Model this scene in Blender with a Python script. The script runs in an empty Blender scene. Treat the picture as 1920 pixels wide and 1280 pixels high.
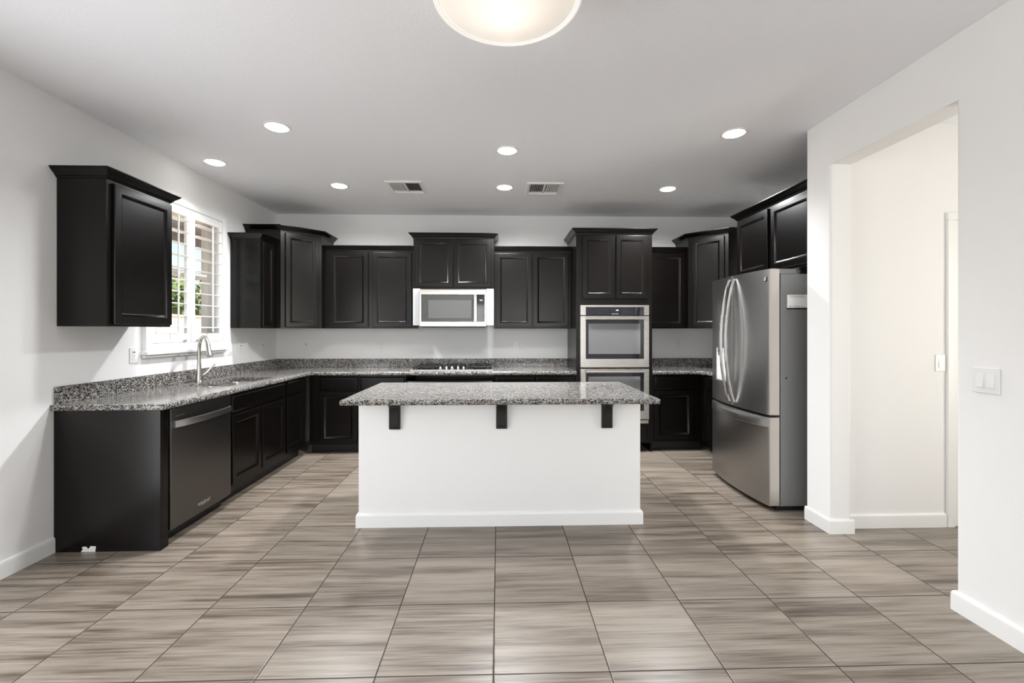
import bpy, bmesh, math, random
from mathutils import Matrix, Vector

# ------------------------------------------------------------------ camera, sky, lights, exposure
SC = bpy.context.scene
COL = SC.collection
H = 1.355
CEIL = 2.79
cam_data = bpy.data.cameras.new('camera')
cam_data.sensor_width = 36.0
cam_data.lens = 845.0 / 1920.0 * 36.0
cam_data.shift_y = -20.0 / 1920.0
cam_data.clip_start = 0.05
cam = bpy.data.objects.new('camera', cam_data)
cam.location = (0, 0, H)
cam.rotation_euler = (math.radians(90), 0, -0.0303)
COL.objects.link(cam)
SC.camera = cam

SC.view_settings.view_transform = 'Standard'
SC.view_settings.look = 'None'
SC.view_settings.gamma = 1.0
SC.view_settings.use_curve_mapping = False
SC.view_settings.exposure = 0.48
SC.cycles.use_denoising = True
SC.cycles.caustics_reflective = False
SC.cycles.caustics_refractive = False
SC.cycles.max_bounces = 10
SC.cycles.diffuse_bounces = 6
SC.cycles.glossy_bounces = 4
SC.cycles.transmission_bounces = 6
SC.cycles.sample_clamp_indirect = 6.0

world = bpy.data.worlds.new('sky')
SC.world = world
world.use_nodes = True
wn = world.node_tree.nodes
wl = world.node_tree.links
sky = wn.new('ShaderNodeTexSky')
sky.sky_type = 'NISHITA'
sky.sun_disc = False
sky.sun_elevation = math.radians(50)
sky.sun_rotation = math.radians(90)
sky.air_density = 1.0
sky.dust_density = 1.0
wl.new(sky.outputs[0], wn['Background'].inputs[0])
wn['Background'].inputs[1].default_value = 0.21

sun_d = bpy.data.lights.new('sun', 'SUN')
sun_d.energy = 7.5
sun_d.angle = math.radians(0.6)
sun_d.color = (1.0, 0.95, 0.88)
sun = bpy.data.objects.new('sun', sun_d)
sun.rotation_euler = (0, math.radians(42), math.radians(-25))
COL.objects.link(sun)


def window_light(name, loc, rot, sx, sy, power, color=(0.97, 0.985, 1.0)):
    d = bpy.data.lights.new(name, 'AREA')
    d.shape = 'RECTANGLE'
    d.size = sx
    d.size_y = sy
    d.energy = power
    d.color = color
    o = bpy.data.objects.new(name, d)
    o.location = loc
    o.rotation_euler = rot
    COL.objects.link(o)
    return o


R90 = math.pi / 2
# area lights for daylight in unseen window openings, plus a warm hall light
window_light('daylight_front_window', (-1.25, -4.50, 1.45), (R90, 0, 0), 1.75, 1.65, 45)
window_light('daylight_front_window', (1.05, -4.50, 1.45), (R90, 0, 0), 1.75, 1.65, 45)
window_light('daylight_glass_door', (-2.74, 0.985, 1.06), (R90, 0, -R90), 2.1, 1.95, 44)
window_light('warm_hall_light', (4.54, 1.0, 1.45), (R90, 0, R90), 1.2, 1.5, 38, (1, 0.96, 0.88))  # unseen area light added for the warm lamp glow in the hall
LAMP = 12.0     # recessed lamp lens emission
SPOT = 118.0     # downward beam of each recessed lamp, W


# ------------------------------------------------------------------ materials
def new_mat(name):
    m = bpy.data.materials.new(name)
    m.use_nodes = True
    nt = m.node_tree
    return m, nt, nt.nodes['Principled BSDF']


def solid(name, col, rough=0.5, metal=0.0, spec=0.5, coat=0.0, bump=0.0, bscale=200.0, trans=0.0, emit=None, es=0.0):
    m, nt, b = new_mat(name)
    b.inputs['Base Color'].default_value = (*col, 1)
    b.inputs['Roughness'].default_value = rough
    b.inputs['Metallic'].default_value = metal
    b.inputs['Specular IOR Level'].default_value = spec
    b.inputs['Coat Weight'].default_value = coat
    b.inputs['Transmission Weight'].default_value = trans
    if emit:
        b.inputs['Emission Color'].default_value = (*emit, 1)
        b.inputs['Emission Strength'].default_value = es
    if bump:
        tc = nt.nodes.new('ShaderNodeNewGeometry')
        nz = nt.nodes.new('ShaderNodeTexNoise')
        nz.inputs['Scale'].default_value = bscale
        nz.inputs['Detail'].default_value = 3
        bp = nt.nodes.new('ShaderNodeBump')
        bp.inputs['Strength'].default_value = bump
        bp.inputs['Distance'].default_value = 0.002
        nt.links.new(tc.outputs['Position'], nz.inputs['Vector'])
        nt.links.new(nz.outputs['Fac'], bp.inputs['Height'])
        nt.links.new(bp.outputs['Normal'], b.inputs['Normal'])
    return m


def ramp(nt, stops):
    r = nt.nodes.new('ShaderNodeValToRGB')
    e = r.color_ramp.elements
    while len(e) > 1:
        e.remove(e[-1])
    e[0].position, e[0].color = stops[0][0], (*stops[0][1], 1)
    for p, c in stops[1:]:
        x = e.new(p)
        x.color = (*c, 1)
    return r


def mathn(nt, op, a, b=None):
    n = nt.nodes.new('ShaderNodeMath')
    n.operation = op
    for i, x in enumerate((a, b)):
        if x is None:
            continue
        if isinstance(x, (int, float)):
            n.inputs[i].default_value = x
        else:
            nt.links.new(x, n.inputs[i])
    return n.outputs[0]


def mixc(nt, fac, a, b, mode='MIX'):
    n = nt.nodes.new('ShaderNodeMix')
    n.data_type = 'RGBA'
    n.blend_type = mode
    if isinstance(fac, (int, float)):
        n.inputs[0].default_value = fac
    else:
        nt.links.new(fac, n.inputs[0])
    for i, x in ((6, a), (7, b)):
        if isinstance(x, tuple):
            n.inputs[i].default_value = (*x, 1)
        else:
            nt.links.new(x, n.inputs[i])
    return n.outputs[2]


def mat_wood():
    m, nt, b = new_mat('espresso_wood')
    g = nt.nodes.new('ShaderNodeNewGeometry')
    mp = nt.nodes.new('ShaderNodeMapping')
    mp.inputs['Scale'].default_value = (60, 60, 3.0)
    nz = nt.nodes.new('ShaderNodeTexNoise')
    nz.inputs['Scale'].default_value = 1.0
    nz.inputs['Detail'].default_value = 4
    nt.links.new(g.outputs['Position'], mp.inputs['Vector'])
    nt.links.new(mp.outputs[0], nz.inputs['Vector'])
    r = ramp(nt, [(0.3, (0.0022, 0.0016, 0.0013)), (0.7, (0.0048, 0.0036, 0.0030))])
    nt.links.new(nz.outputs['Fac'], r.inputs[0])
    nt.links.new(r.outputs[0], b.inputs['Base Color'])
    b.inputs['Roughness'].default_value = 0.25
    b.inputs['Specular IOR Level'].default_value = 0.30
    return m


def mat_granite():
    m, nt, b = new_mat('speckled_granite')
    g = nt.nodes.new('ShaderNodeNewGeometry')
    v1 = nt.nodes.new('ShaderNodeTexVoronoi')
    v1.inputs['Scale'].default_value = 180
    v2 = nt.nodes.new('ShaderNodeTexVoronoi')
    v2.inputs['Scale'].default_value = 75
    n1 = nt.nodes.new('ShaderNodeTexNoise')
    n1.inputs['Scale'].default_value = 45
    n1.inputs['Detail'].default_value = 4
    n2 = nt.nodes.new('ShaderNodeTexNoise')
    n2.inputs['Scale'].default_value = 9
    n2.inputs['Detail'].default_value = 2
    for n in (v1, v2, n1, n2):
        nt.links.new(g.outputs['Position'], n.inputs['Vector'])
    sep = nt.nodes.new('ShaderNodeSeparateColor')
    nt.links.new(v1.outputs['Color'], sep.inputs[0])
    sep2 = nt.nodes.new('ShaderNodeSeparateColor')
    nt.links.new(v2.outputs['Color'], sep2.inputs[0])
    # value per grain, shifted by a medium noise so the dark grains cluster
    val = mathn(nt, 'ADD', mathn(nt, 'MULTIPLY', sep.outputs[0], 0.62), mathn(nt, 'MULTIPLY', n1.outputs['Fac'], 0.55))
    val = mathn(nt, 'ADD', val, mathn(nt, 'MULTIPLY', mathn(nt, 'SUBTRACT', sep2.outputs[1], 0.5), 0.16))
    r = ramp(nt, [(0.0, (0.006, 0.006, 0.006)), (0.40, (0.012, 0.012, 0.012)), (0.48, (0.06, 0.058, 0.056)),
                  (0.58, (0.16, 0.155, 0.15)), (0.70, (0.28, 0.27, 0.255)), (0.9, (0.45, 0.435, 0.415))])
    nt.links.new(val, r.inputs[0])
    tint = ramp(nt, [(0.45, (1.0, 1.0, 1.0)), (0.7, (1.0, 0.91, 0.85))])
    nt.links.new(n2.outputs['Fac'], tint.inputs[0])
    c = mixc(nt, 1.0, r.outputs[0], tint.outputs[0], 'MULTIPLY')
    nt.links.new(c, b.inputs['Base Color'])
    b.inputs['Roughness'].default_value = 0.12
    b.inputs['Specular IOR Level'].default_value = 0.5
    return m


TILE = 0.463
TX, TY = -0.0188, 1.7796


def mat_tile():
    m, nt, b = new_mat('streaked_floor_tile')
    g = nt.nodes.new('ShaderNodeNewGeometry')
    s = nt.nodes.new('ShaderNodeSeparateXYZ')
    nt.links.new(g.outputs['Position'], s.inputs[0])
    ux = mathn(nt, 'DIVIDE', mathn(nt, 'SUBTRACT', s.outputs[0], TX), TILE)
    uy = mathn(nt, 'DIVIDE', mathn(nt, 'SUBTRACT', s.outputs[1], TY), TILE)
    ix, iy = mathn(nt, 'FLOOR', ux), mathn(nt, 'FLOOR', uy)
    fx, fy = mathn(nt, 'FRACT', ux), mathn(nt, 'FRACT', uy)
    cid = nt.nodes.new('ShaderNodeCombineXYZ')
    nt.links.new(ix, cid.inputs[0])
    nt.links.new(iy, cid.inputs[1])
    wn_ = nt.nodes.new('ShaderNodeTexWhiteNoise')
    wn_.noise_dimensions = '3D'
    nt.links.new(cid.outputs[0], wn_.inputs['Vector'])
    rs = nt.nodes.new('ShaderNodeSeparateColor')
    nt.links.new(wn_.outputs['Color'], rs.inputs[0])

    def streak(sx, sy, detail, off, dist=0.0):
        cv = nt.nodes.new('ShaderNodeCombineXYZ')
        nt.links.new(mathn(nt, 'ADD', mathn(nt, 'MULTIPLY', fx, sx), mathn(nt, 'MULTIPLY', rs.outputs[0], 40 + off)), cv.inputs[0])
        nt.links.new(mathn(nt, 'ADD', mathn(nt, 'MULTIPLY', fy, sy), mathn(nt, 'MULTIPLY', rs.outputs[1], 60 + off)), cv.inputs[1])
        nt.links.new(mathn(nt, 'MULTIPLY', rs.outputs[2], 30), cv.inputs[2])
        n = nt.nodes.new('ShaderNodeTexNoise')
        n.inputs['Scale'].default_value = 1.0
        n.inputs['Detail'].default_value = detail
        n.inputs['Roughness'].default_value = 0.6
        n.inputs['Distortion'].default_value = dist
        nt.links.new(cv.outputs[0], n.inputs['Vector'])
        return n.outputs['Fac']
    a = streak(0.55, 8.0, 3, 3, 0.12)
    c = streak(1.3, 42.0, 5, 11, 0.10)
    val = mathn(nt, 'ADD', mathn(nt, 'MULTIPLY', a, 0.56), mathn(nt, 'MULTIPLY', c, 0.44))
    val = mathn(nt, 'ADD', val, mathn(nt, 'MULTIPLY', mathn(nt, 'SUBTRACT', rs.outputs[2], 0.5), 0.07))
    r = ramp(nt, [(0.34, (0.070, 0.052, 0.038)), (0.42, (0.136, 0.107, 0.082)), (0.50, (0.214, 0.178, 0.143)), (0.62, (0.292, 0.251, 0.207))])
    nt.links.new(val, r.inputs[0])
    gw = 0.0056
    ex = mathn(nt, 'MINIMUM', fx, mathn(nt, 'SUBTRACT', 1.0, fx))
    ey = mathn(nt, 'MINIMUM', fy, mathn(nt, 'SUBTRACT', 1.0, fy))
    d = mathn(nt, 'MINIMUM', ex, ey)
    mask = mathn(nt, 'LESS_THAN', d, gw)
    col = mixc(nt, mask, r.outputs[0], (0.030, 0.022, 0.017))
    nt.links.new(col, b.inputs['Base Color'])
    rr = mathn(nt, 'ADD', mathn(nt, 'MULTIPLY', mask, 0.5), 0.30)
    nt.links.new(rr, b.inputs['Roughness'])
    bp = nt.nodes.new('ShaderNodeBump')
    bp.inputs['Strength'].default_value = 0.5
    bp.inputs['Distance'].default_value = 0.002
    sm = mathn(nt, 'MINIMUM', mathn(nt, 'DIVIDE', d, gw * 2.0), 1.0)
    nt.links.new(sm, bp.inputs['Height'])
    nt.links.new(bp.outputs[0], b.inputs['Normal'])
    return m


def mat_steel(name, col, rough, vertical=True, metal=1.0):
    m, nt, b = new_mat(name)
    b.inputs['Base Color'].default_value = (*col, 1)
    b.inputs['Metallic'].default_value = metal
    g = nt.nodes.new('ShaderNodeNewGeometry')
    mp = nt.nodes.new('ShaderNodeMapping')
    mp.inputs['Scale'].default_value = (8, 8, 700) if not vertical else (250, 250, 1.5)
    nz = nt.nodes.new('ShaderNodeTexNoise')
    nz.inputs['Scale'].default_value = 1.0
    nt.links.new(g.outputs['Position'], mp.inputs['Vector'])
    nt.links.new(mp.outputs[0], nz.inputs['Vector'])
    rr = mathn(nt, 'ADD', mathn(nt, 'MULTIPLY', nz.outputs['Fac'], 0.04 if vertical else 0.12), rough - (0.02 if vertical else 0.06))
    nt.links.new(rr, b.inputs['Roughness'])
    return m


def mat_leaf(name, c1, c2):
    m, nt, b = new_mat(name)
    g = nt.nodes.new('ShaderNodeNewGeometry')
    nz = nt.nodes.new('ShaderNodeTexNoise')
    nz.inputs['Scale'].default_value = 6
    nt.links.new(g.outputs['Position'], nz.inputs['Vector'])
    r = ramp(nt, [(0.3, c1), (0.7, c2)])
    nt.links.new(nz.outputs['Fac'], r.inputs[0])
    nt.links.new(r.outputs[0], b.inputs['Base Color'])
    b.inputs['Roughness'].default_value = 0.7
    return m


M = dict(
    wall=solid('white_wall_paint', (0.84, 0.837, 0.83), 0.6, spec=0.3, bump=0.25, bscale=140),
    ceil=solid('white_ceiling_paint', (0.93, 0.94, 0.97), 0.8, spec=0.2, bump=0.4, bscale=70),
    trim=solid('white_trim_paint', (0.84, 0.84, 0.825), 0.35),
    wood=mat_wood(),
    dark=solid('dark_recess', (0.004, 0.004, 0.004), 0.6),
    granite=mat_granite(),
    tile=mat_tile(),
    steel=mat_steel('brushed_steel', (0.62, 0.59, 0.55), 0.27, False),
    fsteel=mat_steel('fridge_steel', (0.44, 0.435, 0.425), 0.30, True),
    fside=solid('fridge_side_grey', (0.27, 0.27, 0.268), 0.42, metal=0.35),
    fedge=mat_steel('fridge_door_edge', (0.66, 0.62, 0.57), 0.35, True),  # beige reflection on the door edge put into the steel colour
    dsteel=mat_steel('dark_steel', (0.155, 0.148, 0.142), 0.33, True),
    dsteel2=mat_steel('dark_steel_handle', (0.42, 0.41, 0.40), 0.30, False),
    chrome=solid('chrome', (0.75, 0.75, 0.75), 0.12, metal=1.0),
    nickel=solid('brushed_nickel', (0.50, 0.47, 0.43), 0.28, metal=1.0),
    blackglass=solid('black_glass', (0.012, 0.012, 0.017), 0.06, spec=0.5),
    greyglass=solid('grey_oven_window', (0.17, 0.17, 0.175), 0.08, spec=0.8),
    mwglass=solid('microwave_window', (0.045, 0.045, 0.044), 0.25, spec=0.4),
    mwglass2=solid('microwave_inner_window', (0.095, 0.095, 0.093), 0.3, spec=0.4),
    black=solid('black_metal', (0.008, 0.008, 0.008), 0.35),
    iron=solid('cast_iron', (0.006, 0.006, 0.006), 0.5),
    plastic=solid('white_plastic', (0.82, 0.82, 0.81), 0.3),
    slot=solid('grey_slot', (0.10, 0.10, 0.10), 0.5),
    shutter=solid('white_shutter_paint', (0.86, 0.855, 0.84), 0.35),
    vinyl=solid('tan_vinyl_frame', (0.74, 0.70, 0.64), 0.4),
    paper=solid('white_paper', (0.85, 0.85, 0.84), 0.7),
    ink=solid('grey_ink', (0.18, 0.18, 0.18), 0.6),
    lens=solid('lamp_lens', (0.9, 0.9, 0.9), 0.5, emit=(1.0, 0.95, 0.88), es=LAMP),
    bulb=solid('lit_bulb', (1, 1, 1), 0.5, emit=(1.0, 0.92, 0.80), es=12.0),
    led=solid('display_digits', (0.5, 0.7, 0.75), 0.5, emit=(0.75, 0.9, 0.95), es=0.9),
    stucco=solid('tan_stucco', (0.62, 0.52, 0.38), 0.9, bump=0.5, bscale=40),
    stucco2=solid('pale_stucco', (0.60, 0.56, 0.50), 0.9, bump=0.5, bscale=40),
    roof=solid('brown_roof', (0.25, 0.19, 0.15), 0.9),
    gravel=solid('desert_gravel', (0.46, 0.38, 0.29), 0.95, bump=0.8, bscale=30),
    soffit=solid('grey_soffit', (0.42, 0.40, 0.38), 0.8),
    leaf=mat_leaf('tree_leaf', (0.05, 0.10, 0.03), (0.22, 0.28, 0.08)),
    bark=solid('bark', (0.12, 0.09, 0.06), 0.9),
    chip=solid('bare_particleboard_chip', (0.75, 0.74, 0.70), 0.8),
)


def mat_glass():
    m, nt, b = new_mat('clear_glass')
    n = nt.nodes
    out = n['Material Output']
    tr = n.new('ShaderNodeBsdfTransparent')
    gl = n.new('ShaderNodeBsdfGlossy')
    gl.inputs['Roughness'].default_value = 0.02
    lw = n.new('ShaderNodeLayerWeight')
    fac = mathn(nt, 'ADD', 0.03, mathn(nt, 'MULTIPLY', mathn(nt, 'POWER', lw.outputs['Facing'], 4.0), 0.4))
    mx = n.new('ShaderNodeMixShader')
    nt.links.new(fac, mx.inputs[0])
    nt.links.new(tr.outputs[0], mx.inputs[1])
    nt.links.new(gl.outputs[0], mx.inputs[2])
    nt.links.new(mx.outputs[0], out.inputs['Surface'])
    return m


M['glass'] = mat_glass()


def mat_dome():
    m, nt, b = new_mat('frosted_lit_glass')
    n = nt.nodes
    b.inputs['Base Color'].default_value = (0.88, 0.84, 0.78, 1)
    b.inputs['Roughness'].default_value = 0.3
    b.inputs['Emission Color'].default_value = (1.0, 0.95, 0.89, 1)
    b.inputs['Emission Strength'].default_value = 0.22
    t = n.new('ShaderNodeBsdfTranslucent')
    t.inputs[0].default_value = (0.9, 0.86, 0.8, 1)
    mx = n.new('ShaderNodeMixShader')
    mx.inputs[0].default_value = 0.5
    nt.links.new(b.outputs[0], mx.inputs[1])
    nt.links.new(t.outputs[0], mx.inputs[2])
    nt.links.new(mx.outputs[0], n['Material Output'].inputs['Surface'])
    return m


M['dome'] = mat_dome()
M['rim'] = solid('lit_glass_rim', (0.9, 0.88, 0.85), 0.25, emit=(1.0, 0.97, 0.92), es=0.28)
M['filler'] = solid('pale_filler_board', (0.50, 0.51, 0.52), 0.35)


# ------------------------------------------------------------------ mesh helpers
class MB:
    def __init__(self, local=False):
        self.v, self.f, self.local = [], [], local

    def add(self, vs, fs):
        k = len(self.v)
        self.v += [tuple(p) for p in vs]
        self.f += [tuple(i + k for i in f) for f in fs]
        return self

    def box(self, x0, x1, y0, y1, z0, z1, b=0.0, seg=2):
        if x0 > x1: x0, x1 = x1, x0
        if y0 > y1: y0, y1 = y1, y0
        if b <= 0:
            vs = [(x, y, z) for z in (z0, z1) for y in (y0, y1) for x in (x0, x1)]
            return self.add(vs, [(0, 2, 3, 1), (4, 5, 7, 6), (0, 1, 5, 4), (2, 6, 7, 3), (0, 4, 6, 2), (1, 3, 7, 5)])
        bm = bmesh.new()
        bmesh.ops.create_cube(bm, size=1)
        for v in bm.verts:
            v.co = Vector(((x0 + x1) / 2 + v.co.x * (x1 - x0), (y0 + y1) / 2 + v.co.y * (y1 - y0), (z0 + z1) / 2 + v.co.z * (z1 - z0)))
        bmesh.ops.bevel(bm, geom=bm.edges[:], offset=b, segments=seg, affect='EDGES', profile=0.5)
        return self.frombm(bm)

    def frombm(self, bm):
        bm.verts.index_update()
        vs = [tuple(v.co) for v in bm.verts]
        fs = [tuple(v.index for v in f.verts) for f in bm.faces]
        bm.free()
        return self.add(vs, fs)

    def loft(self, rings, cap0=True, cap1=True, closed=True):
        n = len(rings[0])
        vs = [p for r in rings for p in r]
        fs = []
        for i in range(len(rings) - 1):
            for j in range(n if closed else n - 1):
                k = (j + 1) % n
                fs.append((i * n + j, i * n + k, (i + 1) * n + k, (i + 1) * n + j))
        if cap0: fs.append(tuple(reversed(range(n))))
        if cap1: fs.append(tuple((len(rings) - 1) * n + j for j in range(n)))
        return self.add(vs, fs)

    def prism(self, poly, z0, z1):
        return self.loft([[(x, y, z0) for x, y in poly], [(x, y, z1) for x, y in poly]])

    def sweep(self, path, prof, z=0.0):
        """closed profile (offset to the right of the path, height) along a 2D path, mitred"""
        P = [Vector(p) for p in path]
        rings = []
        for i, p in enumerate(P):
            ds = []
            if i > 0: ds.append((P[i] - P[i - 1]).normalized())
            if i < len(P) - 1: ds.append((P[i + 1] - P[i]).normalized())
            ns = [Vector((d.y, -d.x)) for d in ds]
            mit = ns[0] if len(ns) == 1 else (ns[0] + ns[1]) / (1 + ns[0].dot(ns[1]))
            rings.append([(p.x + mit.x * o, p.y + mit.y * o, z + h) for o, h in prof])
        return self.loft(rings)

    def tube(self, pts, r, n=12, flat=None):
        P = [Vector(p) for p in pts]
        rr = r if isinstance(r, (list, tuple)) else [r] * len(P)
        rings = []
        up = None
        for i, p in enumerate(P):
            t = (P[min(i + 1, len(P) - 1)] - P[max(i - 1, 0)]).normalized()
            if up is None:
                up = Vector((0, 0, 1)) if abs(t.z) < 0.9 else Vector((1, 0, 0))
            a = up - t * up.dot(t)
            a.normalize()
            b = t.cross(a)
            up = a
            q = flat or (1, 1)
            rings.append([tuple(p + a * math.cos(2 * math.pi * k / n) * rr[i] * q[0] + b * math.sin(2 * math.pi * k / n) * rr[i] * q[1]) for k in range(n)])
        return self.loft(rings)

    def lathe(self, prof, c, n=32, axis='z', cap0=True, cap1=True):
        rings = []
        for r, h in prof:
            ring = []
            for k in range(n):
                a = 2 * math.pi * k / n
                x, y = r * math.cos(a), r * math.sin(a)
                if axis == 'z': ring.append((c[0] + x, c[1] + y, c[2] + h))
                elif axis == 'y': ring.append((c[0] + x, c[1] + h, c[2] + y))
                else: ring.append((c[0] + h, c[1] + x, c[2] + y))
            rings.append(ring)
        return self.loft(rings, cap0, cap1)

    def xf(self, mat, start=0):
        self.v[start:] = [tuple(mat @ Vector(p)) for p in self.v[start:]]
        return self


def tag(o, label, cat, group=None):
    o['label'] = label
    o['category'] = cat
    if group: o['group'] = group
    return o


def thing(name, label, cat, loc=(0, 0, 0), rotz=0.0, group=None):
    o = bpy.data.objects.new(name, None)
    o.empty_display_size = 0.1
    o.location = loc
    o.rotation_euler = (0, 0, rotz)
    COL.objects.link(o)
    return tag(o, label, cat, group)


def root_matrix(o):
    while o.parent: o = o.parent
    return Matrix.Translation(o.location) @ Matrix.Rotation(o.rotation_euler.z, 4, 'Z')


def make(name, mb, mat, parent=None, label=None, smooth=True):
    me = bpy.data.meshes.new(name)
    vs = mb.v
    if parent is not None and not mb.local:
        inv = root_matrix(parent).inverted()
        vs = [tuple(inv @ Vector(p)) for p in vs]
    me.from_pydata(vs, [], mb.f)
    bm = bmesh.new()
    bm.from_mesh(me)
    bmesh.ops.recalc_face_normals(bm, faces=bm.faces[:])
    bm.to_mesh(me)
    bm.free()
    me.materials.append(M[mat] if isinstance(mat, str) else mat)
    if smooth:
        me.polygons.foreach_set('use_smooth', [True] * len(me.polygons))
        me.set_sharp_from_angle(angle=math.radians(32))
    o = bpy.data.objects.new(name, me)
    COL.objects.link(o)
    if parent is not None: o.parent = parent
    if label: o['label'] = label
    if smooth:
        wm = o.modifiers.new('weighted_normals', 'WEIGHTED_NORMAL')
        wm.mode = 'FACE_AREA'
        wm.weight = 50
        wm.keep_sharp = True
    return o


def struct(name, mb, mat, parent=None):
    o = make(name, mb, mat, parent)
    if parent is None: o['kind'] = 'structure'
    return o


def arc(cx, cy, r, a0, a1, n):
    return [(cx + r * math.cos(a0 + (a1 - a0) * i / n), cy + r * math.sin(a0 + (a1 - a0) * i / n)) for i in range(n + 1)]


def round_poly(poly, radii, n=5):
    """polygon with some corners rounded"""
    out = []
    N = len(poly)
    for i, p in enumerate(poly):
        r = radii[i]
        if not r:
            out.append(p)
            continue
        p0, p1, p2 = Vector(poly[i - 1]), Vector(p), Vector(poly[(i + 1) % N])
        a, b = (p0 - p1).normalized(), (p2 - p1).normalized()
        for k in range(n + 1):
            t = k / n
            q0, q1 = p1 + a * r, p1 + b * r
            q = q0 * (1 - t) ** 2 + p1 * 2 * t * (1 - t) + q1 * t ** 2
            out.append((q.x, q.y))
    return out


def text_mb(body, size, mat4, ext=0.0008, shear=0.0):
    cu = bpy.data.curves.new('lettering', 'FONT')
    cu.body = body
    cu.size = size
    cu.align_x = 'CENTER'
    cu.align_y = 'CENTER'
    cu.extrude = ext
    cu.shear = shear
    ob = bpy.data.objects.new('lettering', cu)
    COL.objects.link(ob)
    dg = bpy.context.evaluated_depsgraph_get()
    dg.update()
    me = bpy.data.meshes.new_from_object(ob.evaluated_get(dg))
    mb = MB()
    mb.add([tuple(mat4 @ v.co) for v in me.vertices], [tuple(p.vertices) for p in me.polygons])
    bpy.data.objects.remove(ob)
    bpy.data.curves.remove(cu)
    bpy.data.meshes.remove(me)
    return mb


# ------------------------------------------------------------------ the setting
XL, YB = -2.72, 5.62          # left wall, back wall
XR, XA = 2.22, 2.925          # right wall of the near room, wall behind the fridge
YF = -4.6                     # wall behind the camera
XH = 4.6                      # far side of the hall
OP0, OP1, OPZ = 2.12, 2.95, 2.47   # opening to the hall
WIN = (3.585, 4.475, 1.25, 2.42)   # kitchen window hole in the left wall: y0 y1 z0 z1
GD = (-0.15, 2.12, 0.0, 2.10)      # glass door hole in the left wall

struct('floor', MB().box(XL - 0.15, XH + 0.15, YF - 0.15, YB + 0.15, -0.12, 0.0), 'tile')
struct('ceiling', MB().box(XL - 0.15, XH + 0.15, YF - 0.15, YB + 0.15, CEIL, CEIL + 0.15), 'ceil')


def wall_holes(axis, c0, c1, a0, a1, z0, z1, holes):
    mb = MB()
    cuts = sorted(set([a0, a1] + [h[0] for h in holes] + [h[1] for h in holes]))
    for i in range(len(cuts) - 1):
        s, e = cuts[i], cuts[i + 1]
        hs = [h for h in holes if h[0] <= s + 1e-6 and h[1] >= e - 1e-6]
        zs = [(z0, z1)] if not hs else [(z0, hs[0][2]), (hs[0][3], z1)]
        for b, t in zs:
            if t - b > 1e-4:
                if axis == 'x': mb.box(c0, c1, s, e, b, t)
                else: mb.box(s, e, c0, c1, b, t)
    return mb


struct('wall_left', wall_holes('x', XL - 0.15, XL, YF, YB + 0.15, 0, CEIL, [WIN, GD]), 'wall')
struct('wall_back', MB().box(XL, XA, YB, YB + 0.15, 0, CEIL), 'wall')
FW = [(-2.1, -0.4, 0.65, 2.25), (0.2, 1.9, 0.65, 2.25)]
struct('wall_front', wall_holes('y', YF - 0.0, YF + 0.12 - 0.12 + 0.0001 + 0.12, XL, XH, 0, CEIL, FW), 'wall')
struct('wall_alcove', MB().box(XA, XA + 0.12, 3.185, YB + 0.15, 0, CEIL), 'wall')
rw = MB()
rw.prism(round_poly([(XR, 3.185), (XR, OP1), (2.364, OP1), (2.364, 3.03), (XH, 3.03), (XH, 3.185)], [0.018, 0.018, 0.018, 0, 0, 0]), 0, CEIL)
rw.prism(round_poly([(XR, OP0), (2.364, OP0), (2.364, YF + 0.12), (XR, YF + 0.12)], [0.018, 0.018, 0, 0]), 0, CEIL)
rw.box(XR + 0.0005, 2.3635, OP0 - 0.03, OP1 + 0.03, OPZ, CEIL)
struct('wall_right', rw, 'wall')
struct('wall_hall', wall_holes('x', XH - 0.0, XH + 0.15, YF, 3.185, 0, CEIL, [(0.4, 1.6, 0.7, 2.2)]), 'wall')

BBP = [(0, 0), (0.014, 0), (0.014, 0.078), (0.011, 0.090), (0.006, 0.095), (0, 0.095)]
struct('baseboard_left', MB().sweep([(XL, 2.14), (XL, 2.838)], BBP), 'trim')
struct('baseboard_right', MB().sweep([(2.364, OP0), (XR, OP0), (XR, YF + 0.13)], BBP), 'trim')
struct('baseboard_hall', MB().sweep([(XR, 3.185), (XR, OP1), (2.364, OP1), (2.364, 3.03), (3.095, 3.03)], BBP), 'trim')
tr = MB()
tr.box(3.098, 3.150, 3.010, 3.030, 0, 2.12, 0.004)
tr.box(3.96, 4.012, 3.010, 3.030, 0, 2.12, 0.004)
tr.box(3.098, 4.012, 3.010, 3.030, 2.12, 2.172, 0.004)
struct('trim_1', tr, 'trim')
struct('door_1', MB().box(3.152, 3.958, 3.018, 3.029, 0.01, 2.118), 'trim')

# kitchen window in the left wall: vinyl sash, two lites, meeting rail
y0, y1, z0, z1 = WIN
wf = MB()
XO = XL - 0.11
for (a, b, c, d) in ((y0, y0 + 0.05, z0, z1), (y1 - 0.05, y1, z0, z1), (y0 + 0.0502, y1 - 0.0502, z0, z0 + 0.05), (y0 + 0.0502, y1 - 0.0502, z1 - 0.05, z1),
                     (y0 + 0.0502, y1 - 0.0502, 1.84, 1.895)):
    wf.box(XO - 0.03, XO + 0.03, a, b, c, d, 0.004)
w1 = struct('window_1', wf, 'vinyl')
make('pane', MB().box(XO - 0.004, XO + 0.004, y0 + 0.04, y1 - 0.04, z0 + 0.04, z1 - 0.04), 'glass', w1)
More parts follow.
